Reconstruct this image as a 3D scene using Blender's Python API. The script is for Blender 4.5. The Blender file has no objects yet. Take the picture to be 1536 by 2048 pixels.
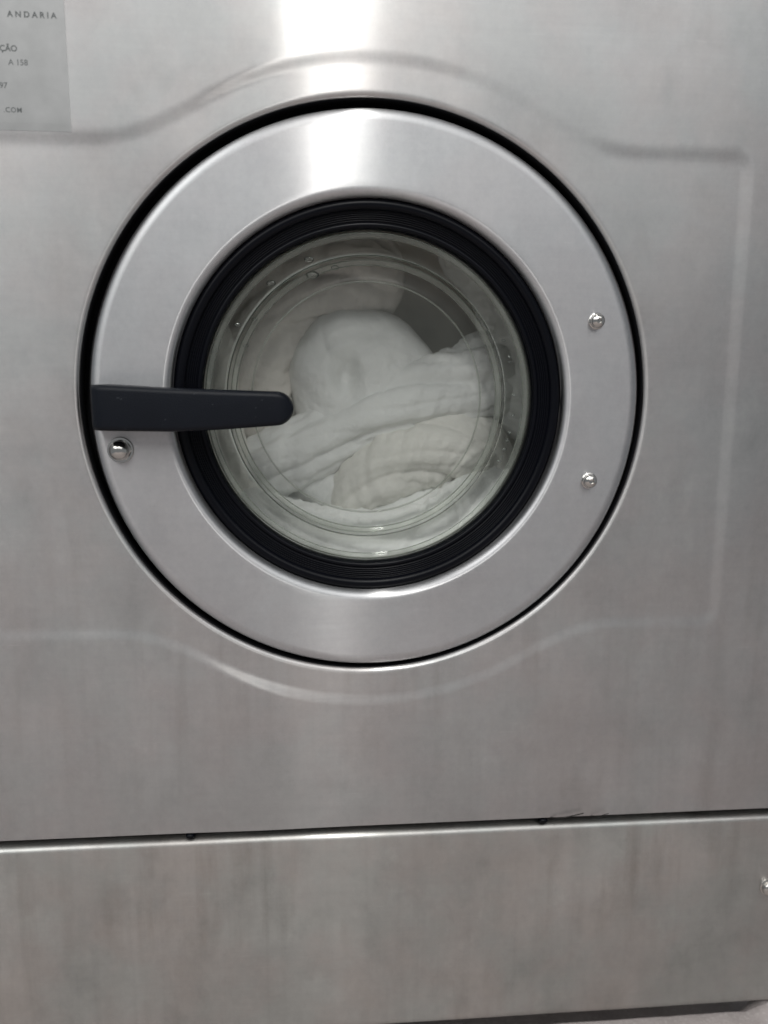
import bpy, bmesh, math, random
from mathutils import Vector, Matrix, noise

# ------------------------------------------------------------------ camera, world, lamps
sc = bpy.context.scene
COL = sc.collection
R = math.radians
Z0 = 0.652                      # height of the door centre above the floor (metres)

cam = bpy.data.cameras.new('camera')
cam.sensor_fit = 'VERTICAL'; cam.sensor_height = 36.0
cam.lens = 36.0 * 1650 / 2048
cam.clip_start = 0.02; cam.clip_end = 50
co = bpy.data.objects.new('camera', cam); COL.objects.link(co)
co.matrix_world = (Matrix.Translation((-0.05383, -0.74992, Z0 + 0.03057))
                   @ Matrix.Rotation(R(-4.997), 4, 'Z') @ Matrix.Rotation(R(-9.935), 4, 'X')
                   @ Matrix.Rotation(R(-0.257), 4, 'Y') @ Matrix.Rotation(R(90), 4, 'X'))
sc.camera = co
cam.dof.use_dof = True; cam.dof.focus_distance = 0.765; cam.dof.aperture_fstop = 2.6

w = bpy.data.worlds.new('World'); sc.world = w; w.use_nodes = True
w.node_tree.nodes['Background'].inputs[0].default_value = (0.90, 0.95, 1.0, 1)
w.node_tree.nodes['Background'].inputs[1].default_value = 0.24

def area(name, loc, rot, sx, sy, power, col):
    l = bpy.data.lights.new(name, 'AREA'); l.shape = 'RECTANGLE'; l.size = sx; l.size_y = sy
    l.energy = power; l.color = col
    o = bpy.data.objects.new(name, l); COL.objects.link(o); o.location = loc; o.rotation_euler = rot
    return o
# fluorescent batten on the ceiling, running away from the machine
area('ceiling_lamp', (0.008, -1.28, Z0 + 1.50), (0, 0, R(1.74)), 0.122, 1.20, 10.6, (1.0, 0.99, 0.95))
area('ceiling_lamp', (0.096, -1.28, Z0 + 1.50), (0, 0, R(1.74)), 0.060, 1.20, 2.0, (1.0, 0.99, 0.95))
# added broad fill standing in for ceiling bounce, brightens the panels from the top
area('soft_fill', (0.0, -2.5, Z0 + 1.8), (0, 0, 0), 4.4, 2.8, 61, (1.0, 1.0, 0.99))

area('soft_fill', (-1.9, -2.1, Z0 + 1.7), (0, R(-25), 0), 1.8, 2.4, 22, (0.99, 1.0, 0.98))  # added side fill, makes the left of the panels brighter than the right

sc.view_settings.view_transform = 'Standard'; sc.view_settings.look = 'None'
sc.view_settings.exposure = 0.0; sc.view_settings.gamma = 1.0
sc.view_settings.use_curve_mapping = False
sc.cycles.max_bounces = 14; sc.cycles.transparent_max_bounces = 16
sc.cycles.glossy_bounces = 6

# ------------------------------------------------------------------ material helpers
def new_mat(name):
    m = bpy.data.materials.new(name); m.use_nodes = True
    nt = m.node_tree
    return m, nt, nt.nodes['Principled BSDF']
def N(nt, t, **kw):
    n = nt.nodes.new(t)
    for k, v in kw.items(): setattr(n, k, v)
    return n
def noise_node(nt, scale_vec, scale=1.0, detail=4, rough=0.55, loc=(0, 0, 0)):
    tc = N(nt, 'ShaderNodeNewGeometry')
    mp = N(nt, 'ShaderNodeMapping'); mp.inputs['Scale'].default_value = scale_vec; mp.inputs['Location'].default_value = loc
    nt.links.new(tc.outputs['Position'], mp.inputs['Vector'])
    nz = N(nt, 'ShaderNodeTexNoise'); nz.inputs['Scale'].default_value = scale
    nz.inputs['Detail'].default_value = detail; nz.inputs['Roughness'].default_value = rough
    nt.links.new(mp.outputs[0], nz.inputs['Vector'])
    return nz.outputs['Fac']
def ramp(nt, src, a, b, lo=0.0, hi=1.0):
    r = N(nt, 'ShaderNodeMapRange'); r.inputs['From Min'].default_value = a; r.inputs['From Max'].default_value = b
    r.inputs['To Min'].default_value = lo; r.inputs['To Max'].default_value = hi
    nt.links.new(src, r.inputs['Value']); return r.outputs[0]
def mixc(nt, fac, a, b, mode='MIX'):
    m = N(nt, 'ShaderNodeMix', data_type='RGBA', blend_type=mode)
    if isinstance(fac, (int, float)): m.inputs[0].default_value = fac
    else: nt.links.new(fac, m.inputs[0])
    for i, s in ((6, a), (7, b)):
        if isinstance(s, tuple): m.inputs[i].default_value = s
        else: nt.links.new(s, m.inputs[i])
    return m.outputs[2]
def mul(nt, a, b, op='MULTIPLY'):
    m = N(nt, 'ShaderNodeMath', operation=op)
    for i, s in enumerate((a, b)):
        if isinstance(s, (int, float)): m.inputs[i].default_value = s
        else: nt.links.new(s, m.inputs[i])
    return m.outputs[0]

def steel(name, col, rough, aniso, rough2, wide, dirt, seed, drips):
    """brushed stainless sheet: horizontal grain, cloudy smears, drip marks"""
    m, nt, b = new_mat(name); L = nt.links
    cloud = noise_node(nt, (5.0, 5.0, 6.5), 1.0, 5, 0.6, (seed, 0, 0))
    hue = noise_node(nt, (9, 9, 9), 1.0, 4, 0.6, (seed + 7, 3, 0))
    drip = noise_node(nt, (46, 46, 3.2), 1.0, 4, 0.6, (seed + 3, 0, 2))
    smear = noise_node(nt, (13, 13, 11), 1.0, 6, 0.68, (seed + 11, 0, 5))
    ps = N(nt, 'ShaderNodeSeparateXYZ'); L.new(N(nt, 'ShaderNodeNewGeometry').outputs['Position'], ps.inputs[0])
    low = ramp(nt, ps.outputs[2], Z0 + 0.05, Z0 - 0.28, 0.15, 1.0)          # run marks gather below the door
    blot = noise_node(nt, (17, 17, 10), 1.0, 6, 0.66, (seed + 21, 0, 8))
    fine = noise_node(nt, (120, 120, 90), 1.0, 3, 0.6, (seed + 2, 0, 1))
    c = mixc(nt, ramp(nt, cloud, 0.3, 0.72), tuple(x * (1 - 0.20 * dirt) for x in col[:3]) + (1,), col)
    c = mixc(nt, mul(nt, ramp(nt, hue, 0.42, 0.62), 0.42 * dirt), c, (0.98, 0.91, 0.87, 1), 'MULTIPLY')
    c = mixc(nt, mul(nt, ramp(nt, hue, 0.55, 0.40), 0.45 * dirt), c, (0.93, 0.97, 0.95, 1), 'MULTIPLY')
    dm = mul(nt, ramp(nt, drip, 0.48, 0.68), ramp(nt, cloud, 0.42, 0.60))
    c = mixc(nt, mul(nt, mul(nt, dm, low), drips), c, (0.74, 0.72, 0.70, 1), 'MULTIPLY')
    c = mixc(nt, mul(nt, ramp(nt, blot, 0.52, 0.70), 0.55 * dirt), c, (0.77, 0.785, 0.78, 1), 'MULTIPLY')
    c = mixc(nt, mul(nt, ramp(nt, smear, 0.58, 0.72), 0.42 * dirt), c, (1.14, 1.14, 1.14, 1), 'MULTIPLY')
    c = mixc(nt, ramp(nt, fine, 0.35, 0.70, 0.0, 0.5), c, (0.93, 0.93, 0.94, 1), 'MULTIPLY')
    wipe = noise_node(nt, (95, 95, 2.6), 1.0, 3, 0.6, (seed + 13, 0, 4))
    c = mixc(nt, mul(nt, mul(nt, ramp(nt, wipe, 0.50, 0.72), low), 0.62 * drips), c, (0.86, 0.86, 0.86, 1), 'MULTIPLY')
    brush = noise_node(nt, (9, 9, 420), 1.0, 2, 0.6, (0, 0, seed + 4))
    c = mixc(nt, ramp(nt, brush, 0.38, 0.66, 0.0, 0.30), c, (0.91, 0.91, 0.91, 1), 'MULTIPLY')
    scr = noise_node(nt, (26, 26, 520), 1.0, 1, 0.5, (3, 0, seed + 9))
    c = mixc(nt, mul(nt, ramp(nt, scr, 0.73, 0.80), 0.5), c, (1.25, 1.25, 1.25, 1), 'MULTIPLY')
    grain = noise_node(nt, (14, 14, 700), 1.0, 3, 0.7, (0, 0, seed))
    t = N(nt, 'ShaderNodeCombineXYZ'); t.inputs[0].default_value = 1.0
    bp = N(nt, 'ShaderNodeBump'); bp.inputs['Strength'].default_value = 0.10; bp.inputs['Distance'].default_value = 0.0006
    wav = noise_node(nt, (11, 11, 5), 1.0, 2, 0.5, (seed + 1, 0, 0))
    h = mul(nt, mul(nt, wav, 1.6), mul(nt, grain, 0.03), 'ADD')
    L.new(h, bp.inputs['Height'])
    # two lobes: the fine brushed one (sharp across the grain) and a duller, wider one
    nt.nodes.remove(b); lobes = []
    for ro, an in ((rough, aniso), (rough2, 0.35)):
        g = N(nt, 'ShaderNodeBsdfAnisotropic'); L.new(c, g.inputs['Color'])
        rr = mul(nt, ramp(nt, smear, 0.3, 0.75, ro * 0.95, ro * 1.07), ramp(nt, grain, 0.3, 0.7, 0.95, 1.05))
        L.new(rr, g.inputs['Roughness']); g.inputs['Anisotropy'].default_value = an
        L.new(t.outputs[0], g.inputs['Tangent']); L.new(bp.outputs[0], g.inputs['Normal']); lobes.append(g)
    mx = N(nt, 'ShaderNodeMixShader')
    L.new(ramp(nt, smear, 0.35, 0.72, wide - 0.16, wide + 0.18), mx.inputs[0])
    L.new(lobes[0].outputs[0], mx.inputs[1]); L.new(lobes[1].outputs[0], mx.inputs[2])
    L.new(mx.outputs[0], [n for n in nt.nodes if n.type == 'OUTPUT_MATERIAL'][0].inputs[0])
    return m

M = {}
M['panel'] = steel('brushed_steel_panel', (0.61, 0.602, 0.600, 1), 0.225, 0.76, 0.43, 0.50, 0.85, 1.7, 0.5)
M['lower'] = steel('brushed_steel_lower', (0.665, 0.655, 0.635, 1), 0.225, 0.76, 0.44, 0.60, 1.2, 5.3, 0.7)
M['ring'] = steel('brushed_steel_door', (0.62, 0.62, 0.63, 1), 0.250, 0.77, 0.43, 0.45, 0.40, 9.1, 0.0)

def simple(name, col, rough, metal=0.0, spec=0.5, bump=0.0, bscale=300):
    m, nt, b = new_mat(name)
    b.inputs['Roughness'].default_value = rough; b.inputs['Metallic'].default_value = metal
    b.inputs['Specular IOR Level'].default_value = spec
    n1 = noise_node(nt, (40, 40, 40), 1.0, 4)
    c = mixc(nt, ramp(nt, n1, 0.3, 0.7), tuple(x * 0.86 for x in col[:3]) + (1,), col)
    nt.links.new(c, b.inputs['Base Color'])
    if bump:
        nz = noise_node(nt, (bscale,) * 3, 1.0, 3)
        bp = N(nt, 'ShaderNodeBump'); bp.inputs['Strength'].default_value = bump; bp.inputs['Distance'].default_value = 0.001
        nt.links.new(nz, bp.inputs['Height']); nt.links.new(bp.outputs[0], b.inputs['Normal'])
    return m
M['rubber'] = simple('black_rubber', (0.003, 0.0035, 0.006, 1), 0.30, 0, 0.15, 0.06)
M['handle'] = simple('black_handle_plastic', (0.0058, 0.0076, 0.0125, 1), 0.42, 0, 0.22, 0.22, 900)
hm = M['handle']; nt = hm.node_tree; b = nt.nodes['Principled BSDF']           # pale scuffs on the handle
src = b.inputs['Base Color'].links[0].from_socket
nt.links.new(mixc(nt, ramp(nt, noise_node(nt, (120, 120, 260), 1.0, 3, 0.6), 0.70, 0.76, 0, 0.6), src, (0.10, 0.11, 0.12, 1)), b.inputs['Base Color'])
M['black'] = simple('black_paint', (0.006, 0.006, 0.008, 1), 0.6, 0, 0.3)
M['chrome'] = simple('polished_steel', (0.66, 0.64, 0.61, 1), 0.14, 1.0)
M['drum'] = simple('drum_steel', (0.80, 0.75, 0.68, 1), 0.6, 0.15)
M['lint'] = simple('dark_lint', (0.02, 0.018, 0.016, 1), 0.9)
M['ink'] = simple('dark_print', (0.13, 0.14, 0.14, 1), 0.6, 0, 0.3)

# sticker: thin translucent greyish film
m, nt, b = new_mat('grey_sticker_film')
b.inputs['Base Color'].default_value = (0.44, 0.46, 0.47, 1); b.inputs['Metallic'].default_value = 0.75
b.inputs['Roughness'].default_value = 0.5
n1 = noise_node(nt, (60, 60, 60), 1.0, 5)
nt.links.new(mixc(nt, ramp(nt, n1, 0.3, 0.75), (0.35, 0.352, 0.35, 1), (0.40, 0.40, 0.40, 1)), b.inputs['Base Color'])
M['film'] = m

# door glass
def glass(name, tint, extra, ior=1.38):
    m = bpy.data.materials.new(name); m.use_nodes = True; nt = m.node_tree
    nt.nodes.clear(); out = N(nt, 'ShaderNodeOutputMaterial')
    tr = N(nt, 'ShaderNodeBsdfTransparent'); tr.inputs[0].default_value = tint
    gl = N(nt, 'ShaderNodeBsdfGlossy'); gl.inputs['Roughness'].default_value = 0.03
    gl.inputs[0].default_value = (0.92, 0.94, 0.92, 1)
    fr = N(nt, 'ShaderNodeFresnel'); fr.inputs[0].default_value = ior
    bp = N(nt, 'ShaderNodeBump'); bp.inputs['Strength'].default_value = 0.25; bp.inputs['Distance'].default_value = 0.0008
    nt.links.new(noise_node(nt, (45, 45, 45), 1.0, 2), bp.inputs['Height'])
    nt.links.new(bp.outputs[0], fr.inputs['Normal']); nt.links.new(bp.outputs[0], gl.inputs['Normal'])
    mx = N(nt, 'ShaderNodeMixShader'); nt.links.new(fr.outputs[0], mx.inputs[0])
    nt.links.new(tr.outputs[0], mx.inputs[1]); nt.links.new(gl.outputs[0], mx.inputs[2])
    df = N(nt, 'ShaderNodeBsdfDiffuse'); df.inputs[0].default_value = (0.60, 0.63, 0.57, 1)
    mx2 = N(nt, 'ShaderNodeMixShader')
    # milky haze mixed into the glass as pale diffuse colour, cloudier in patches
    film = ramp(nt, noise_node(nt, (16, 16, 16), 1.0, 5, 0.6), 0.35, 0.7, extra * 0.5, extra)
    nt.links.new(film, mx2.inputs[0]); nt.links.new(mx.outputs[0], mx2.inputs[1]); nt.links.new(df.outputs[0], mx2.inputs[2])
    nt.links.new(mx2.outputs[0], out.inputs[0])
    return m
M['glass'] = glass('door_glass', (0.988, 0.990, 0.987, 1), 0.075, 1.33)
M['glassback'] = glass('door_glass_back', (0.988, 0.990, 0.987, 1), 0.03, 1.12)
M['glassrim'] = glass('door_glass_thick_edge', (0.96, 0.965, 0.95, 1), 0.22, 1.45)
M['water'] = glass('water_drop', (0.97, 0.98, 0.98, 1), 0.0)

# white towelling
def cloth(name, col):
    m, nt, b = new_mat(name)
    b.inputs['Roughness'].default_value = 0.95; b.inputs['Specular IOR Level'].default_value = 0.15
    n1 = noise_node(nt, (22, 22, 22), 1.0, 4)
    nt.links.new(mixc(nt, ramp(nt, n1, 0.3, 0.7), tuple(x * 0.90 for x in col[:3]) + (1,), col), b.inputs['Base Color'])
    b.inputs['Subsurface Weight'].default_value = 0.0
    nz = mul(nt, noise_node(nt, (140, 140, 140), 1.0, 4), noise_node(nt, (30, 30, 30), 1.0, 4), 'ADD')
    bp = N(nt, 'ShaderNodeBump'); bp.inputs['Strength'].default_value = 0.42; bp.inputs['Distance'].default_value = 0.003
    nt.links.new(nz, bp.inputs['Height']); nt.links.new(bp.outputs[0], b.inputs['Normal'])
    return m
M['towel'] = cloth('white_towelling', (0.86, 0.87, 0.85, 1))
M['towel_shade'] = cloth('shade_toned_towelling', (0.74, 0.71, 0.66, 1))  # shade put into the cloth colour, for the towel added at the back
M['towel2'] = cloth('off_white_towelling', (0.82, 0.81, 0.76, 1))

# floor: pale worn screed
m, nt, b = new_mat('pale_concrete')
b.inputs['Roughness'].default_value = 0.8
n1 = noise_node(nt, (30, 30, 30), 1.0, 6, 0.65); n2 = noise_node(nt, (260, 260, 260), 1.0, 4)
c = mixc(nt, ramp(nt, n1, 0.3, 0.7), (0.34, 0.30, 0.29, 1), (0.46, 0.41, 0.40, 1))
c = mixc(nt, ramp(nt, n2, 0.55, 0.75, 0, 0.5), c, (0.66, 0.63, 0.61, 1))
nt.links.new(c, b.inputs['Base Color'])
bp = N(nt, 'ShaderNodeBump'); bp.inputs['Strength'].default_value = 0.5; bp.inputs['Distance'].default_value = 0.002
nt.links.new(n2, bp.inputs['Height']); nt.links.new(bp.outputs[0], b.inputs['Normal'])
M['floor'] = m

# ------------------------------------------------------------------ mesh helpers
def mesh_obj(name, verts, faces, mat, parent=None, smooth=True, loc=(0, 0, 0)):
    me = bpy.data.meshes.new(name); me.from_pydata(verts, [], faces); me.update()
    bm = bmesh.new(); bm.from_mesh(me); bmesh.ops.recalc_face_normals(bm, faces=bm.faces[:]); bm.to_mesh(me); bm.free()
    if smooth:
        for p in me.polygons: p.use_smooth = True
    me.materials.append(mat)
    o = bpy.data.objects.new(name, me); COL.objects.link(o); o.location = loc
    if parent: o.parent = parent
    return o
def lathe(name, prof, mat, parent, segs=192, cx=0.0, cz=0.0, closed=False, loc=(0, 0, 0), cap_ends=False):
    """profile of (radius, depth) turned about the y axis"""
    V, F = [], []; n = len(prof)
    for r, y in prof:
        for k in range(segs):
            a = 2 * math.pi * k / segs
            V.append((cx + r * math.cos(a), y, cz + r * math.sin(a)))
    for i in range(n if closed else n - 1):
        j = (i + 1) % n
        for k in range(segs):
            l = (k + 1) % segs
            F.append((i * segs + k, i * segs + l, j * segs + l, j * segs + k))
    if cap_ends:
        F.append(tuple(range((n - 1) * segs, n * segs)))
    return mesh_obj(name, V, F, mat, parent, True, loc)
def arc(cr, cy, rad, a0, a1, n):
    return [(cr + rad * math.cos(R(a0 + (a1 - a0) * i / n)), cy + rad * math.sin(R(a0 + (a1 - a0) * i / n))) for i in range(n + 1)]
def smooth_by_angle(o, ang=35):
    bm = bmesh.new(); bm.from_mesh(o.data)
    for e in bm.edges:
        if len(e.link_faces) == 2 and e.calc_face_angle(0) > R(ang): e.smooth = False
    bm.to_mesh(o.data); bm.free()

# ------------------------------------------------------------------ floor (setting)
# worn screed with a mortar lump that reaches up under the panel's right end
V, F = [], []
nx, ny = 150, 90
xs = [-1.6 + 3.2 * i / nx for i in range(nx + 1)]
ys = [-2.6 + 2.594 * (1 - (1 - j / 70) ** 2.4) for j in range(71)] + [-0.0035, -0.0025, -0.0015] + [0.004 + 0.012 * j for j in range(16)] + [0.3]
ny = len(ys) - 1
for y in ys:
    for x in xs:
        d = math.hypot((x - 0.475) / 0.062, (y - 0.0) / 0.03)
        z = 0.015 * max(0.0, 1 - d ** 3) + 0.0012 * noise.noise((x * 25, y * 25, 0)) + 0.0007 * noise.noise((x * 90, y * 90, 3))
        if y > -0.002: z -= 0.045 * min(1.0, max(0.0, d - 1.0) * 2.0)  # floor dropped behind the panel line, shaped to give a dark band below it
        V.append((x, y, z))
for j in range(ny):
    for i in range(nx):
        a = j * (nx + 1) + i; F.append((a, a + 1, a + nx + 2, a + nx + 1))
o = mesh_obj('floor', V, F, M['floor']); o['kind'] = 'structure'

# ------------------------------------------------------------------ washing machine
wm = bpy.data.objects.new('washing_machine', None); COL.objects.link(wm)
wm['label'] = 'large stainless steel front-loading washing machine with round glass door'
wm['category'] = 'washing machine'
# everything below is built about the door centre, then carried at Z0
def at(o, x=0, y=0, z=0): o.location = (x, y, Z0 + z); return o

# --- front panel: pressed recess (rectangle joined with a disc round the door) and rolled hole lip
def smin(a, b, k):
    h = max(0.0, min(1.0, 0.5 + 0.5 * (b - a) / k)); return b * (1 - h) + a * h - k * h * (1 - h)
def sdf(x, z):
    bx, bz, rr = 0.341, 0.2155, 0.012
    px, pz = abs(x + 0.004) - bx + rr, abs(z - 0.0025) - bz + rr
    box = math.hypot(max(px, 0), max(pz, 0)) + min(max(px, pz), 0) - rr
    return smin(box, math.hypot(x, z - 0.002) - 0.2865, 0.035)
def sstep(t): t = max(0.0, min(1.0, t)); return t * t * (3 - 2 * t)
HX, HZ, HR, LIP = -0.0016, 0.0021, 0.2556, 0.0048
PX0, PX1, PZ0, PZ1 = -0.47, 0.47, -0.4155, 0.56
def panel_y(x, z):
    fade = 1 - 0.78 * sstep((x - 0.05) / 0.06) * sstep((0.215 - x) / 0.03) * sstep((z - 0.15) / 0.05)   # pressing runs out here
    dent = math.exp(-((x + 0.105) / 0.050) ** 2) * sstep((abs(z) - 0.17) / 0.05)                         # pressed deepest on the left bows
    top = math.exp(-(x / 0.060) ** 2) * sstep((z - 0.2) / 0.05)
    amp = -0.0013 * (1 + 0.75 * dent - 0.35 * top)
    d_ = sdf(x, z); emb = amp * (sstep((d_ + 0.0065) / 0.013) * fade + (1 - fade) * sstep((d_ + 0.03) / 0.06))
    return emb + 0.0006 * noise.noise((x * 4, z * 4, 1.0))
SEG, RAD = 640, 190
V, F = [], []
angs = [2 * math.pi * k / SEG for k in range(SEG)]
for cxn, czn in ((PX0, PZ0), (PX1, PZ0), (PX0, PZ1), (PX1, PZ1)):       # rays through the corners
    a = math.atan2(czn - HZ, cxn - HX) % (2 * math.pi)
    k = min(range(SEG), key=lambda q: abs((angs[q] - a + math.pi) % (2 * math.pi) - math.pi)); angs[k] = a
rings = []
for i in range(7):                                   # lip rolling into the hole
    a = R(90 * i / 6); rings.append(('lip', HR + LIP * (1 - math.sin(a)) if False else HR + LIP - LIP * math.cos(a), 0.0034 - 0.0034 * math.sin(a)))
rings = [('lip', HR, 0.0042)] + rings
for i in range(1, RAD + 1): rings.append(('t', i / RAD, 0))
for kind, v, dy in rings:
    for a in angs:
        c, s = math.cos(a), math.sin(a)
        if kind == 'lip': x, z = HX + v * c, HZ + v * s; y = panel_y(x, z) + dy
        else:
            tx = ((PX1 if c > 0 else PX0) - HX) / c if abs(c) > 1e-9 else 1e9
            tz = ((PZ1 if s > 0 else PZ0) - HZ) / s if abs(s) > 1e-9 else 1e9
            rmax = min(tx, tz); r0 = HR + LIP
            r = r0 + (rmax - r0) * v
            x, z = HX + r * c, HZ + r * s; y = panel_y(x, z)
        V.append((x, y, z))
base = (len(rings) - 1) * SEG                         # turned-back flange along the outer edge
for k in range(SEG):
    x, y, z = V[base + k]; V.append((x, 0.024, z))
for i in range(len(rings)):
    for k in range(SEG):
        l = (k + 1) % SEG; F.append((i * SEG + k, i * SEG + l, (i + 1) * SEG + l, (i + 1) * SEG + k))
fp = at(mesh_obj('front_panel', V, F, M['panel'], wm)); smooth_by_angle(fp, 50)

# --- lower panel with rounded top edge
prof = [(0.030, -0.4238)] + [(0.0029 - 0.0055 * math.sin(R(a)), -0.4293 + 0.0055 * math.cos(R(a))) for a in range(0, 91, 10)] \
     + [(-0.0026, -0.433 - 0.207 * i / 40) for i in range(1, 40)] + [(-0.0026, -0.6392), (-0.0020, -0.640), (0.030, -0.6402)]
nxs = 90
V = [(-0.47 + 0.94 * i / nxs, y + (0.0004 * noise.noise((i * 0.09, z * 5, 4)) if y < 0 else 0), z) for i in range(nxs + 1) for (y, z) in prof]
n = len(prof); F = [(i * n + j, i * n + j + 1, (i + 1) * n + j + 1, (i + 1) * n + j) for i in range(nxs) for j in range(n - 1)]
lp = at(mesh_obj('lower_panel', V, F, M['lower'], wm)); smooth_by_angle(lp, 40)

# --- cabinet behind: dark carcass, open towards the panels only where the drum sits
def box(bm, x0, x1, y0, y1, z0, z1):
    vs = [bm.verts.new(p) for p in ((x0, y0, z0), (x1, y0, z0), (x1, y1, z0), (x0, y1, z0), (x0, y0, z1), (x1, y0, z1), (x1, y1, z1), (x0, y1, z1))]
    for f in ((0, 1, 2, 3), (4, 7, 6, 5), (0, 4, 5, 1), (1, 5, 6, 2), (2, 6, 7, 3), (3, 7, 4, 0)): bm.faces.new([vs[i] for i in f])
def from_bm(name, bm, mat, parent, smooth=False):
    bmesh.ops.recalc_face_normals(bm, faces=bm.faces[:])
    me = bpy.data.meshes.new(name); bm.to_mesh(me); bm.free(); me.materials.append(mat)
    if smooth:
        for p in me.polygons: p.use_smooth = True
    o = bpy.data.objects.new(name, me); COL.objects.link(o); o.parent = parent; return o
bm = bmesh.new()
box(bm, -0.466, -0.452, 0.026, 0.80, -0.628, 0.555); box(bm, 0.452, 0.466, 0.026, 0.80, -0.628, 0.555)
box(bm, -0.451, 0.451, 0.026, 0.80, 0.541, 0.554); box(bm, -0.451, 0.451, 0.786, 0.799, -0.628, 0.540)
box(bm, -0.451, 0.451, 0.032, 0.785, -0.627, -0.615); box(bm, -0.451, 0.451, 0.031, 0.045, -0.46, -0.40)
at(from_bm('cabinet', bm, M['black'], wm))

# added dark plugs standing in for notches in the lower panel's top edge
plug = None
for i, x in enumerate((-0.1762, 0.1747)):
    if i == 0:
        b_ = at(lathe('seam_plug', [(0.0002, -0.0028), (0.0034, -0.0026), (0.0046, -0.0012), (0.0048, 0.004), (0.0048, 0.02)], M['rubber'], wm, 24), x, 0, -0.4190)
        b_.scale = (0.9, 1.0, 0.52); plug = b_
    else:
        b_ = plug.copy(); COL.objects.link(b_); at(b_, x, 0, -0.4190)

# --- door recess, tub mouth and drum
at(lathe('door_recess', [(0.2568, 0.0039), (0.2560, 0.0044), (0.2560, 0.024), (0.262, 0.026), (0.262, 0.044), (0.250, 0.046), (0.192, 0.046), (0.184, 0.048), (0.180, 0.056), (0.188, 0.058)], M['black'], wm, 256, HX, HZ))
drum = at(lathe('drum', [(0.178, 0.062), (0.184, 0.0595), (0.192, 0.060), (0.262, 0.066), (0.285, 0.078), (0.290, 0.10), (0.290, 0.23), (0.282, 0.242), (0.20, 0.248), (0.196, 0.242), (0.120, 0.235), (0.116, 0.240), (0.030, 0.240), (0.0005, 0.240)], M['drum'], wm, 128))
# baffles inside the drum
for k, a in enumerate((100, 220, 340)):
    bm = bmesh.new()
    p = [(-0.05, 0.0), (-0.02, 0.055), (0.0, 0.065), (0.02, 0.055), (0.05, 0.0)]
    A = [bm.verts.new((x, 0.09, -0.284 + h)) for x, h in p]; B = [bm.verts.new((x * 0.9, 0.235, -0.284 + h * 0.9)) for x, h in p]
    for i in range(4): bm.faces.new((A[i], A[i + 1], B[i + 1], B[i]))
    bm.faces.new(A); bm.faces.new(B[::-1])
    o = from_bm('drum_baffle', bm, M['drum'], drum, True); o.rotation_euler = (0, R(a + 90), 0); smooth_by_angle(o, 40)

# --- door: rolled steel ring with its gasket, glass, handle and fasteners
ring = [(0.2440, 0.026), (0.2500, 0.022), (0.2500, 0.0075)] + [(0.2395 + 0.0105 * math.cos(R(a)), 0.0075 - 0.0070 * math.sin(R(a))) for a in range(8, 91, 8)] + [(0.2395, 0.0005)] \
     + [(0.2395 - 0.0535 * i / 12, 0.0005) for i in range(1, 12)] \
     + arc(0.1860, 0.0088, 0.0083, -90, -180, 10) + [(0.1777, 0.020), (0.1800, 0.026)]
door = at(lathe('door', ring, M['ring'], wm, 256)); smooth_by_angle(door, 55)

gk = [(0.1790, 0.012)] + arc(0.1722, 0.0125, 0.0050, 10, -170, 12)                      # outer bead
y = 0.0135; r = 0.1668
for i in range(5):                                                                       # fine moulded grooves
    gk += [(r, y), (r - 0.0004, y - 0.0009), (r - 0.0012, y - 0.0009), (r - 0.0015, y)]
    r -= 0.0017; y += 0.0006
gk += arc(r - 0.0028, y + 0.0005, 0.0026, -20, -170, 8)                                  # inner roll
gk += [(0.1552, 0.0195), (0.1542, 0.0202), (0.1530, 0.0222), (0.1525, 0.0260), (0.154, 0.036), (0.176, 0.040), (0.179, 0.030)]
gasket = lathe('rubber_gasket', gk, M['rubber'], door, 224, closed=True)

# glass bowl: outer skin + inner skin, thick rim
bowl = [(0.1538, 0.0240), (0.1515, 0.0215), (0.1475, 0.0212), (0.1440, 0.0228), (0.1420, 0.0265), (0.1300, 0.0470)] \
     + [(0.1205 + 0.0090 * math.cos(R(a)), 0.050 + 0.0065 * math.sin(R(a))) for a in range(0, 91, 15)] \
     + [(0.1140, 0.0562), (0.1105, 0.0550), (0.1075, 0.0556), (0.0900, 0.0580), (0.060, 0.0605), (0.03, 0.0617), (0.0004, 0.0620)]
glassb = lathe('glass_bowl', bowl, M['glass'], door, 192)
back = [(0.1530, 0.030), (0.1480, 0.0315), (0.1445, 0.0345), (0.1350, 0.0500)] + [(0.1220 + 0.0125 * math.cos(R(a)), 0.0535 + 0.0095 * math.sin(R(a))) for a in range(0, 91, 15)] + [(0.09, 0.0650), (0.05, 0.0680), (0.0004, 0.0695)]
lathe('glass_back', back, M['glassback'], door, 192)
# thick moulded edges of the glass
def torus_prof(cr, cy, a, b_, n=16): return [(cr + a * math.cos(2 * math.pi * i / n), cy + b_ * math.sin(2 * math.pi * i / n)) for i in range(n)]
lathe('glass_rim', torus_prof(0.1488, 0.0275, 0.0030, 0.0040), M['glassrim'], door, 192, closed=True)
lathe('glass_edge', torus_prof(0.1276, 0.0505, 0.0030, 0.0034), M['glassrim'], door, 192, closed=True)
lathe('glass_edge', torus_prof(0.1110, 0.0580, 0.0008, 0.0012), M['glassrim'], door, 192, closed=True)

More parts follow.
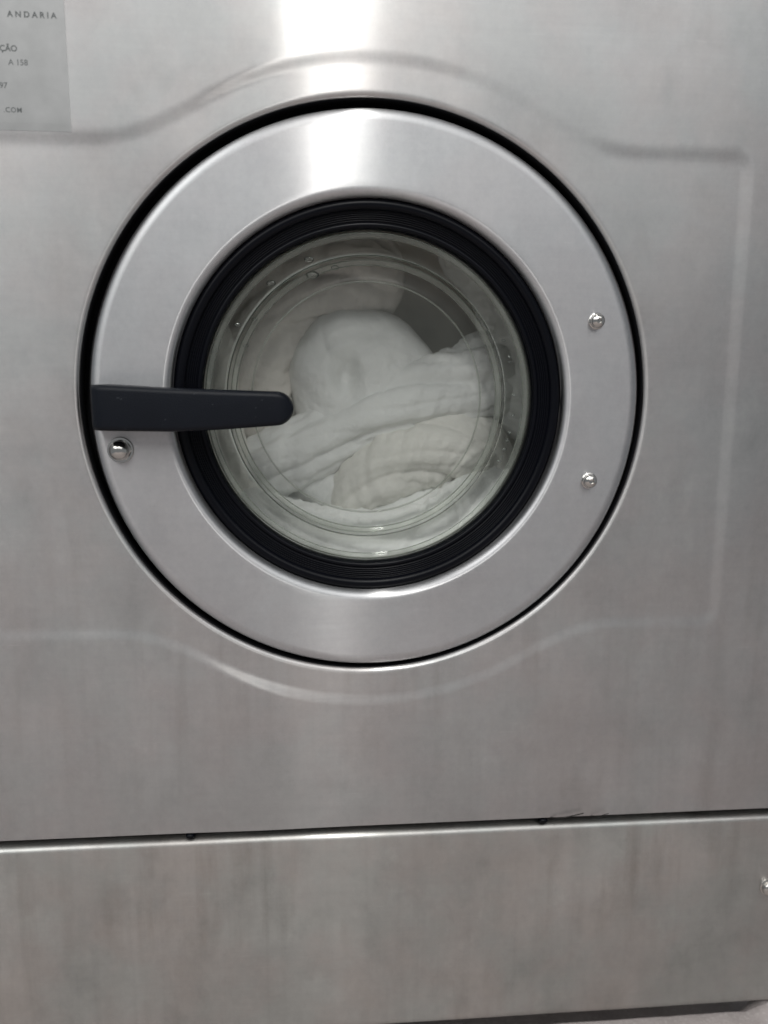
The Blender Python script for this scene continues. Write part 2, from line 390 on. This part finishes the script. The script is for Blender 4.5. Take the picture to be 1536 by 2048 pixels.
# handle: tapered lever on a block at the door's left edge
def lerp(tab, x):
    for (xa, va), (xb, vb) in zip(tab, tab[1:]):
        if x <= xb: return va + (vb - va) * (x - xa) / (xb - xa)
    return tab[-1][1]
TOP = [(-0.2420, 0.0148), (-0.230, 0.0152), (-0.172, 0.0124), (-0.130, 0.0110), (-0.085, 0.0096), (-0.060, 0.0096)]
BOT = [(-0.2420, -0.0236), (-0.230, -0.0240), (-0.172, -0.0246), (-0.130, -0.0228), (-0.085, -0.0196), (-0.060, -0.0196)]
FRO = [(-0.2420, -0.0190), (-0.2405, -0.0235), (-0.2380, -0.0265), (-0.2340, -0.0288), (-0.2280, -0.0300), (-0.172, -0.0325), (-0.110, -0.0330), (-0.080, -0.0310), (-0.0705, -0.0285), (-0.060, -0.0260)]
BAC = [(-0.2420, 0.0012), (-0.205, 0.0012), (-0.195, -0.0090), (-0.180, -0.0125), (-0.060, -0.0125)]
xs_h = [-0.2420, -0.2414, -0.2405, -0.239, -0.237, -0.234, -0.231, -0.228] + [-0.224 + 0.006 * i for i in range(23)]
XC = -0.0850; xs_h = [x for x in xs_h if x < XC] + [XC + 0.0152 * math.sin(R(a)) for a in (0, 12, 24, 36, 48, 58, 67, 75, 81, 86, 89.2)]
V, F = [], []; NC = 6; ringn = 4 * (NC + 1)
for x in xs_h:
    t_, b__, f_, k_ = lerp(TOP, x), lerp(BOT, x), lerp(FRO, x), lerp(BAC, x)
    if x > XC:
        c_ = (t_ + b__) / 2; hh = (t_ - b__) / 2 * math.sqrt(max(0.0, 1 - ((x - XC) / 0.0153) ** 2)); t_, b__ = c_ + hh, c_ - hh
    rc = min(0.0050, (t_ - b__) * 0.42, (k_ - f_) * 0.42); rb = min(0.0015, rc)
    if x > XC: f_ += 0.0035 * ((x - XC) / 0.0152) ** 4
    for (cy_, cz_, a0, q) in ((f_, t_, 90, rc), (f_, b__, 180, rc), (k_, b__, 270, rb), (k_, t_, 0, rb)):
        sy = 1 if cy_ == f_ else -1; sz = -1 if cz_ == t_ else 1
        for i in range(NC + 1):
            a = R(a0 + 90 * i / NC); V.append((x, cy_ + sy * q + q * math.cos(a), cz_ + sz * q + q * math.sin(a)))
for i in range(len(xs_h) - 1):
    for k in range(ringn):
        l = (k + 1) % ringn; F.append((i * ringn + k, i * ringn + l, (i + 1) * ringn + l, (i + 1) * ringn + k))
F.append(tuple(range(ringn))); F.append(tuple(range((len(xs_h) - 1) * ringn, len(xs_h) * ringn)))
handle = mesh_obj('handle', V, F, M['handle'], door); smooth_by_angle(handle, 45)

# dome-headed screws on the right of the ring
def dome_screw(name, r, h, parent, loc, mat):
    prof = [(r * 1.10, 0.0006), (r * 1.12, -0.0006), (r * 0.98, -0.0012), (r * 0.98, -h * 0.42)] \
         + [(r * 0.98 * math.cos(R(a)), -h * 0.42 - h * 0.50 * math.sin(R(a))) for a in range(12, 66, 9)] \
         + [(r * 0.36, -h * 0.90), (r * 0.33, -h * 0.62), (0.0003, -h * 0.60)]
    o = lathe(name, prof, mat, parent, 40, loc=loc); smooth_by_angle(o, 38); return o
s1 = dome_screw('screw', 0.0066, 0.0085, door, (0.2051, -0.0002, 0.0731), M['chrome'])
s2 = s1.copy(); COL.objects.link(s2); s2.location.z = -0.0733; s2.rotation_euler = (0, 0.6, 0)
s3 = dome_screw('screw', 0.0078, 0.0085, lp, (0.4178, -0.0028, -0.5049), M['chrome'])

# acorn-headed bolt with washer under the handle
bm = bmesh.new()
def cyl(r0, r1, y0, y1, seg, cap=True):
    a = [bm.verts.new((r0 * math.cos(2 * math.pi * k / seg), y0, r0 * math.sin(2 * math.pi * k / seg))) for k in range(seg)]
    c = [bm.verts.new((r1 * math.cos(2 * math.pi * k / seg), y1, r1 * math.sin(2 * math.pi * k / seg))) for k in range(seg)]
    for k in range(seg): bm.faces.new((a[k], a[(k + 1) % seg], c[(k + 1) % seg], c[k]))
    if cap: bm.faces.new(c)
cyl(0.0118, 0.0112, 0.0006, -0.0013, 36)
cyl(0.0098, 0.0098, -0.0013, -0.0045, 6)
pr = [(0.0090 * math.cos(R(a)), -0.0045 - 0.0082 * math.sin(R(a))) for a in range(0, 81, 10)]
for (ra, ya), (rb, yb) in zip(pr, pr[1:]): cyl(ra, rb, ya, yb, 36, rb == pr[-1][0])
bmesh.ops.remove_doubles(bm, verts=bm.verts[:], dist=1e-5)
bolt = from_bm('bolt', bm, M['chrome'], door, True); bolt.location = (-0.2238, -0.0002, -0.0428); smooth_by_angle(bolt, 35)

# water drops on the glass
random.seed(4); bm = bmesh.new()
spots = [(-0.108, 0.127, 3.0), (-0.052, 0.115, 4.2), (-0.056, 0.129, 3.0), (-0.124, 0.070, 2.2), (-0.106, 0.074, 2.0), (-0.115, 0.050, 1.8), (-0.031, 0.122, 2.6)]
spots += [(0.139 * math.cos(t), 0.139 * math.sin(t), random.uniform(0.7, 1.5)) for t in [random.uniform(-0.5, 0.5) for _ in range(12)]]
for x, z, s in spots:
    rr = math.hypot(x, z); 
    if rr > 0.1385: x, z = x * 0.1382 / rr, z * 0.1382 / rr; rr = 0.1382
    yy = 0.0265 + (0.1400 - rr) / 0.0105 * 0.0205 if rr > 0.1295 else 0.047 + (0.1295 - rr) * 0.45
    mt = Matrix.Translation((x, min(yy, 0.100) - 0.001, z)) @ Matrix.Diagonal((s * 0.0015, s * 0.0012, s * 0.0009, 1))
    bmesh.ops.create_uvsphere(bm, u_segments=10, v_segments=6, radius=1.0, matrix=mt)
wd = from_bm('water_drops', bm, M['water'], door, True); wd['kind'] = 'stuff'

# --- notice sticker at the top left, with its print
gx, gz = 14, 20; V, F = [], []
for k in range(2):
    for jz in range(gz + 1):
        for ix in range(gx + 1):
            x = -0.330 + 0.0797 * ix / gx; z = 0.222 + 0.123 * jz / gz
            V.append((x, panel_y(x, z) - (0.00016 if k == 0 else 0.00004), z))
o_ = (gx + 1) * (gz + 1)
for jz in range(gz):
    for ix in range(gx):
        a = jz * (gx + 1) + ix; q = (a, a + 1, a + gx + 2, a + gx + 1); F.append(q); F.append(tuple(v + o_ for v in q[::-1]))
st = at(mesh_obj('notice_sticker', V, F, M['film'], wm, False))
st['label'] = 'greyish sticker with small dark capital lettering'
def lettering(txt, xr, zb, cap, spacing, bold):
    cu = bpy.data.curves.new('lettering', 'FONT'); cu.body = txt; cu.size = cap / 0.72; cu.space_character = spacing
    cu.align_x = 'RIGHT'; cu.extrude = 0.00005; cu.offset = bold; cu.resolution_u = 4
    t = bpy.data.objects.new('lettering_curve', cu); COL.objects.link(t)
    dg = bpy.context.evaluated_depsgraph_get(); me = bpy.data.meshes.new_from_object(t.evaluated_get(dg))
    bpy.data.objects.remove(t); me.materials.clear(); me.materials.append(M['ink']); me.name = 'lettering'
    o = bpy.data.objects.new('lettering', me); COL.objects.link(o); o.parent = st
    for v in me.vertices:
        x, z = xr + v.co.x, zb + v.co.y; v.co = (x, panel_y(x, z) - 0.00022 - v.co.z, z)
for a in (('ANDARIA', -0.2568, 0.3082, 0.0046, 1.55, 0.00012), ('ÇÃO', -0.2893, 0.2824, 0.0046, 1.0, 0.00010),
          ('A 158', -0.2815, 0.2720, 0.0046, 1.0, 0.0), ('97', -0.2990, 0.2542, 0.0046, 1.0, 0.0), ('.COM', -0.2886, 0.2358, 0.0040, 1.1, 0.00004)):
    lettering(*a)

# ------------------------------------------------------------------ laundry in the drum
def catmull(P, n):
    Q = [2 * P[0] - P[1]] + P + [2 * P[-1] - P[-2]]; res = []
    for i in range(n + 1):
        t = i / n * (len(P) - 1); k = min(int(t), len(P) - 2); u = t - k
        a, b_, c, d = Q[k], Q[k + 1], Q[k + 2], Q[k + 3]
        res.append(0.5 * ((2 * b_) + (c - a) * u + (2 * a - 5 * b_ + 4 * c - d) * u * u + (3 * b_ - a - 3 * c + d) * u ** 3))
    return res
DY = -0.050
def towel(label, pts, rad, lobes, twist, flat, seed, mat, ns=110, nt_=120):
    """a wrung, folded towel lying along a curve: puffy lobes with creases between them"""
    P = catmull([Vector(p) + Vector((0, DY, 0)) for p in pts], ns); V, F = [], []
    up = Vector((0, -1, 0)); rnd = random.Random(seed); ph = [rnd.uniform(0, 6.28) for _ in range(4)]
    for i in range(ns + 1):
        t = i / ns
        tg = (P[min(i + 1, ns)] - P[max(i - 1, 0)]).normalized()
        sd = tg.cross(up).normalized(); nm = sd.cross(tg).normalized()
        env = (1 - abs(2 * t - 1) ** 5) ** 0.5
        rr = rad * (0.12 + 0.88 * env) * (1 + 0.18 * math.sin(5 * t + ph[0]))
        if i in (0, ns): rr = rad * 0.02
        for k in range(nt_):
            th = 2 * math.pi * k / nt_
            q = th + twist * t + 0.5 * math.sin(3.1 * t + ph[1])
            l1 = abs(math.sin(q * lobes / 2 + ph[2] + 0.8 * noise.noise((seed, t * 2.2, 0))))
            l2 = abs(math.sin(q * (lobes * 1.0 + 1.5) + ph[3] + 3.0 * noise.noise((seed + 5, t * 3, math.cos(th)))))
            p0 = P[i]
            wr = noise.fractal((p0.x * 38 + math.cos(th), p0.z * 38 + math.sin(th), seed), 0.7, 2.1, 3)
            r_ = rr * (1 - 0.19 * (1 - l1) ** 2 - 0.05 * (1 - l2) ** 2 + 0.11 * wr)
            V.append(P[i] + sd * (r_ * math.cos(th)) + nm * (r_ * flat * math.sin(th)))
    for i in range(ns):
        for k in range(nt_):
            l = (k + 1) % nt_; F.append((i * nt_ + k, i * nt_ + l, (i + 1) * nt_ + l, (i + 1) * nt_ + k))
    c = sum(V, Vector()) / len(V); V = [tuple(v - c) for v in V]
    o = mesh_obj('towel', V, F, mat, None, True, (c.x, c.y, c.z + Z0))
    o['label'] = label; o['category'] = 'towel'; o['group'] = 'white laundry in the drum'
    return o
def round_bundle(label, c, rad, dep, seed, mat):
    """a towel bunched into a flat round rosette"""
    V, F = [], []; nr, na = 70, 150
    for i in range(nr + 1):
        t = i / nr
        for k in range(na):
            a = 2 * math.pi * k / na
            r_ = rad * math.sin(t * math.pi / 2) ** 0.8 * (1 + 0.03 * math.sin(3 * a + 1) + 0.02 * math.sin(7 * a))
            sw = a * 3 + 5.0 * t + 1.2 * noise.noise((math.cos(a) * 1.5, math.sin(a) * 1.5, seed))
            fold = (1 - abs(math.sin(sw))) ** 2 * 0.05 * min(1, t * 2.5) * (1 - 0.3 * t)
            yy = -dep * (math.cos(t * math.pi / 2) ** 0.75) + dep * fold
            x, z = r_ * math.cos(a), r_ * math.sin(a)
            dd = math.hypot((x + 0.018) / 0.012, (z - 0.008) / 0.020); yy += 0.022 * math.exp(-dd * dd)      # hollow at the middle
            yy += 0.0025 * noise.fractal((x * 40, z * 40, seed), 0.7, 2.1, 3)
            V.append((x, yy, z))
    for i in range(nr):
        for k in range(na):
            l = (k + 1) % na; F.append((i * na + k, i * na + l, (i + 1) * na + l, (i + 1) * na + k))
    F.append(tuple(range(nr * na, (nr + 1) * na)))
    o = mesh_obj('towel', V, F, mat, None, True, (c[0], c[1], c[2] + Z0))
    o['label'] = label; o['category'] = 'towel'; o['group'] = 'white laundry in the drum'
round_bundle('white towel bunched into a round ball at the middle of the drum', (0.0, 0.150, 0.014), 0.080, 0.058, 3, M['towel'])
towel('long white towel sweeping up to the right across the middle of the glass', [(-0.150, 0.180, -0.105), (-0.075, 0.172, -0.062), (0.022, 0.165, -0.012), (0.110, 0.172, 0.012), (0.175, 0.190, 0.055)], 0.044, 5, 2.0, 0.85, 11, M['towel'])
towel('cream towel curled below the sweeping towel, right of centre', [(-0.030, 0.170, -0.125), (0.020, 0.162, -0.075), (0.080, 0.160, -0.050), (0.128, 0.165, -0.066), (0.100, 0.165, -0.105)], 0.036, 4, 1.4, 0.9, 23, M['towel2'])
towel('white towel pressed along the bottom of the glass', [(-0.140, 0.152, -0.105), (-0.065, 0.146, -0.145), (0.025, 0.144, -0.156), (0.100, 0.146, -0.136), (0.160, 0.152, -0.080)], 0.046, 6, 1.0, 0.75, 37, M['towel'])
towel('white towel behind the black handle at the left of the drum', [(-0.175, 0.170, 0.085), (-0.165, 0.165, 0.010), (-0.150, 0.168, -0.075), (-0.125, 0.180, -0.125)], 0.042, 4, 1.2, 0.9, 41, M['towel2'])
towel('white towel hanging down the right side of the drum', [(0.090, 0.210, 0.165), (0.150, 0.190, 0.110), (0.180, 0.180, 0.030), (0.185, 0.180, -0.050)], 0.042, 4, 1.6, 0.9, 53, M['towel'])
towel('white towel lying low in the drum, under the round bundle', [(-0.110, 0.235, -0.080), (-0.020, 0.215, -0.105), (0.070, 0.215, -0.110), (0.130, 0.235, -0.060)], 0.060, 5, 1.5, 0.9, 67, M['towel'])

towel('added towel with shade put into its grey-beige colour, at the back of the drum above the round bundle', [(-0.125, 0.205, -0.050), (-0.120, 0.200, 0.020), (-0.092, 0.198, 0.088), (-0.030, 0.200, 0.122), (0.045, 0.212, 0.130)], 0.056, 5, 1.3, 0.70, 71, M['towel_shade'])

# ------------------------------------------------------------------ lint caught in the seam
def thread(label, pts, r):
    P = catmull([Vector(p) for p in pts], 24); V, F = [], []; k_ = 6
    for i, p in enumerate(P):
        for k in range(k_):
            a = 2 * math.pi * k / k_; V.append((p.x, p.y + r * math.cos(a), p.z + r * math.sin(a) + Z0))
    for i in range(len(P) - 1):
        for k in range(k_): F.append((i * k_ + k, i * k_ + (k + 1) % k_, (i + 1) * k_ + (k + 1) % k_, (i + 1) * k_ + k))
    o = mesh_obj('lint_thread', V, F, M['lint']); o['label'] = label; o['category'] = 'thread'; o['group'] = 'lint threads in the seam'
thread('longer dark thread sticking up from the panel seam beside the dark seam plug', [(0.178, 0.001, -0.4160), (0.190, -0.0055, -0.4140), (0.203, -0.0055, -0.4122), (0.214, -0.0055, -0.4100)], 0.0005)
thread('short dark thread in the panel seam, further right than the longer thread', [(0.221, 0.001, -0.4160), (0.229, -0.0055, -0.4137), (0.240, -0.0055, -0.4115)], 0.0004)
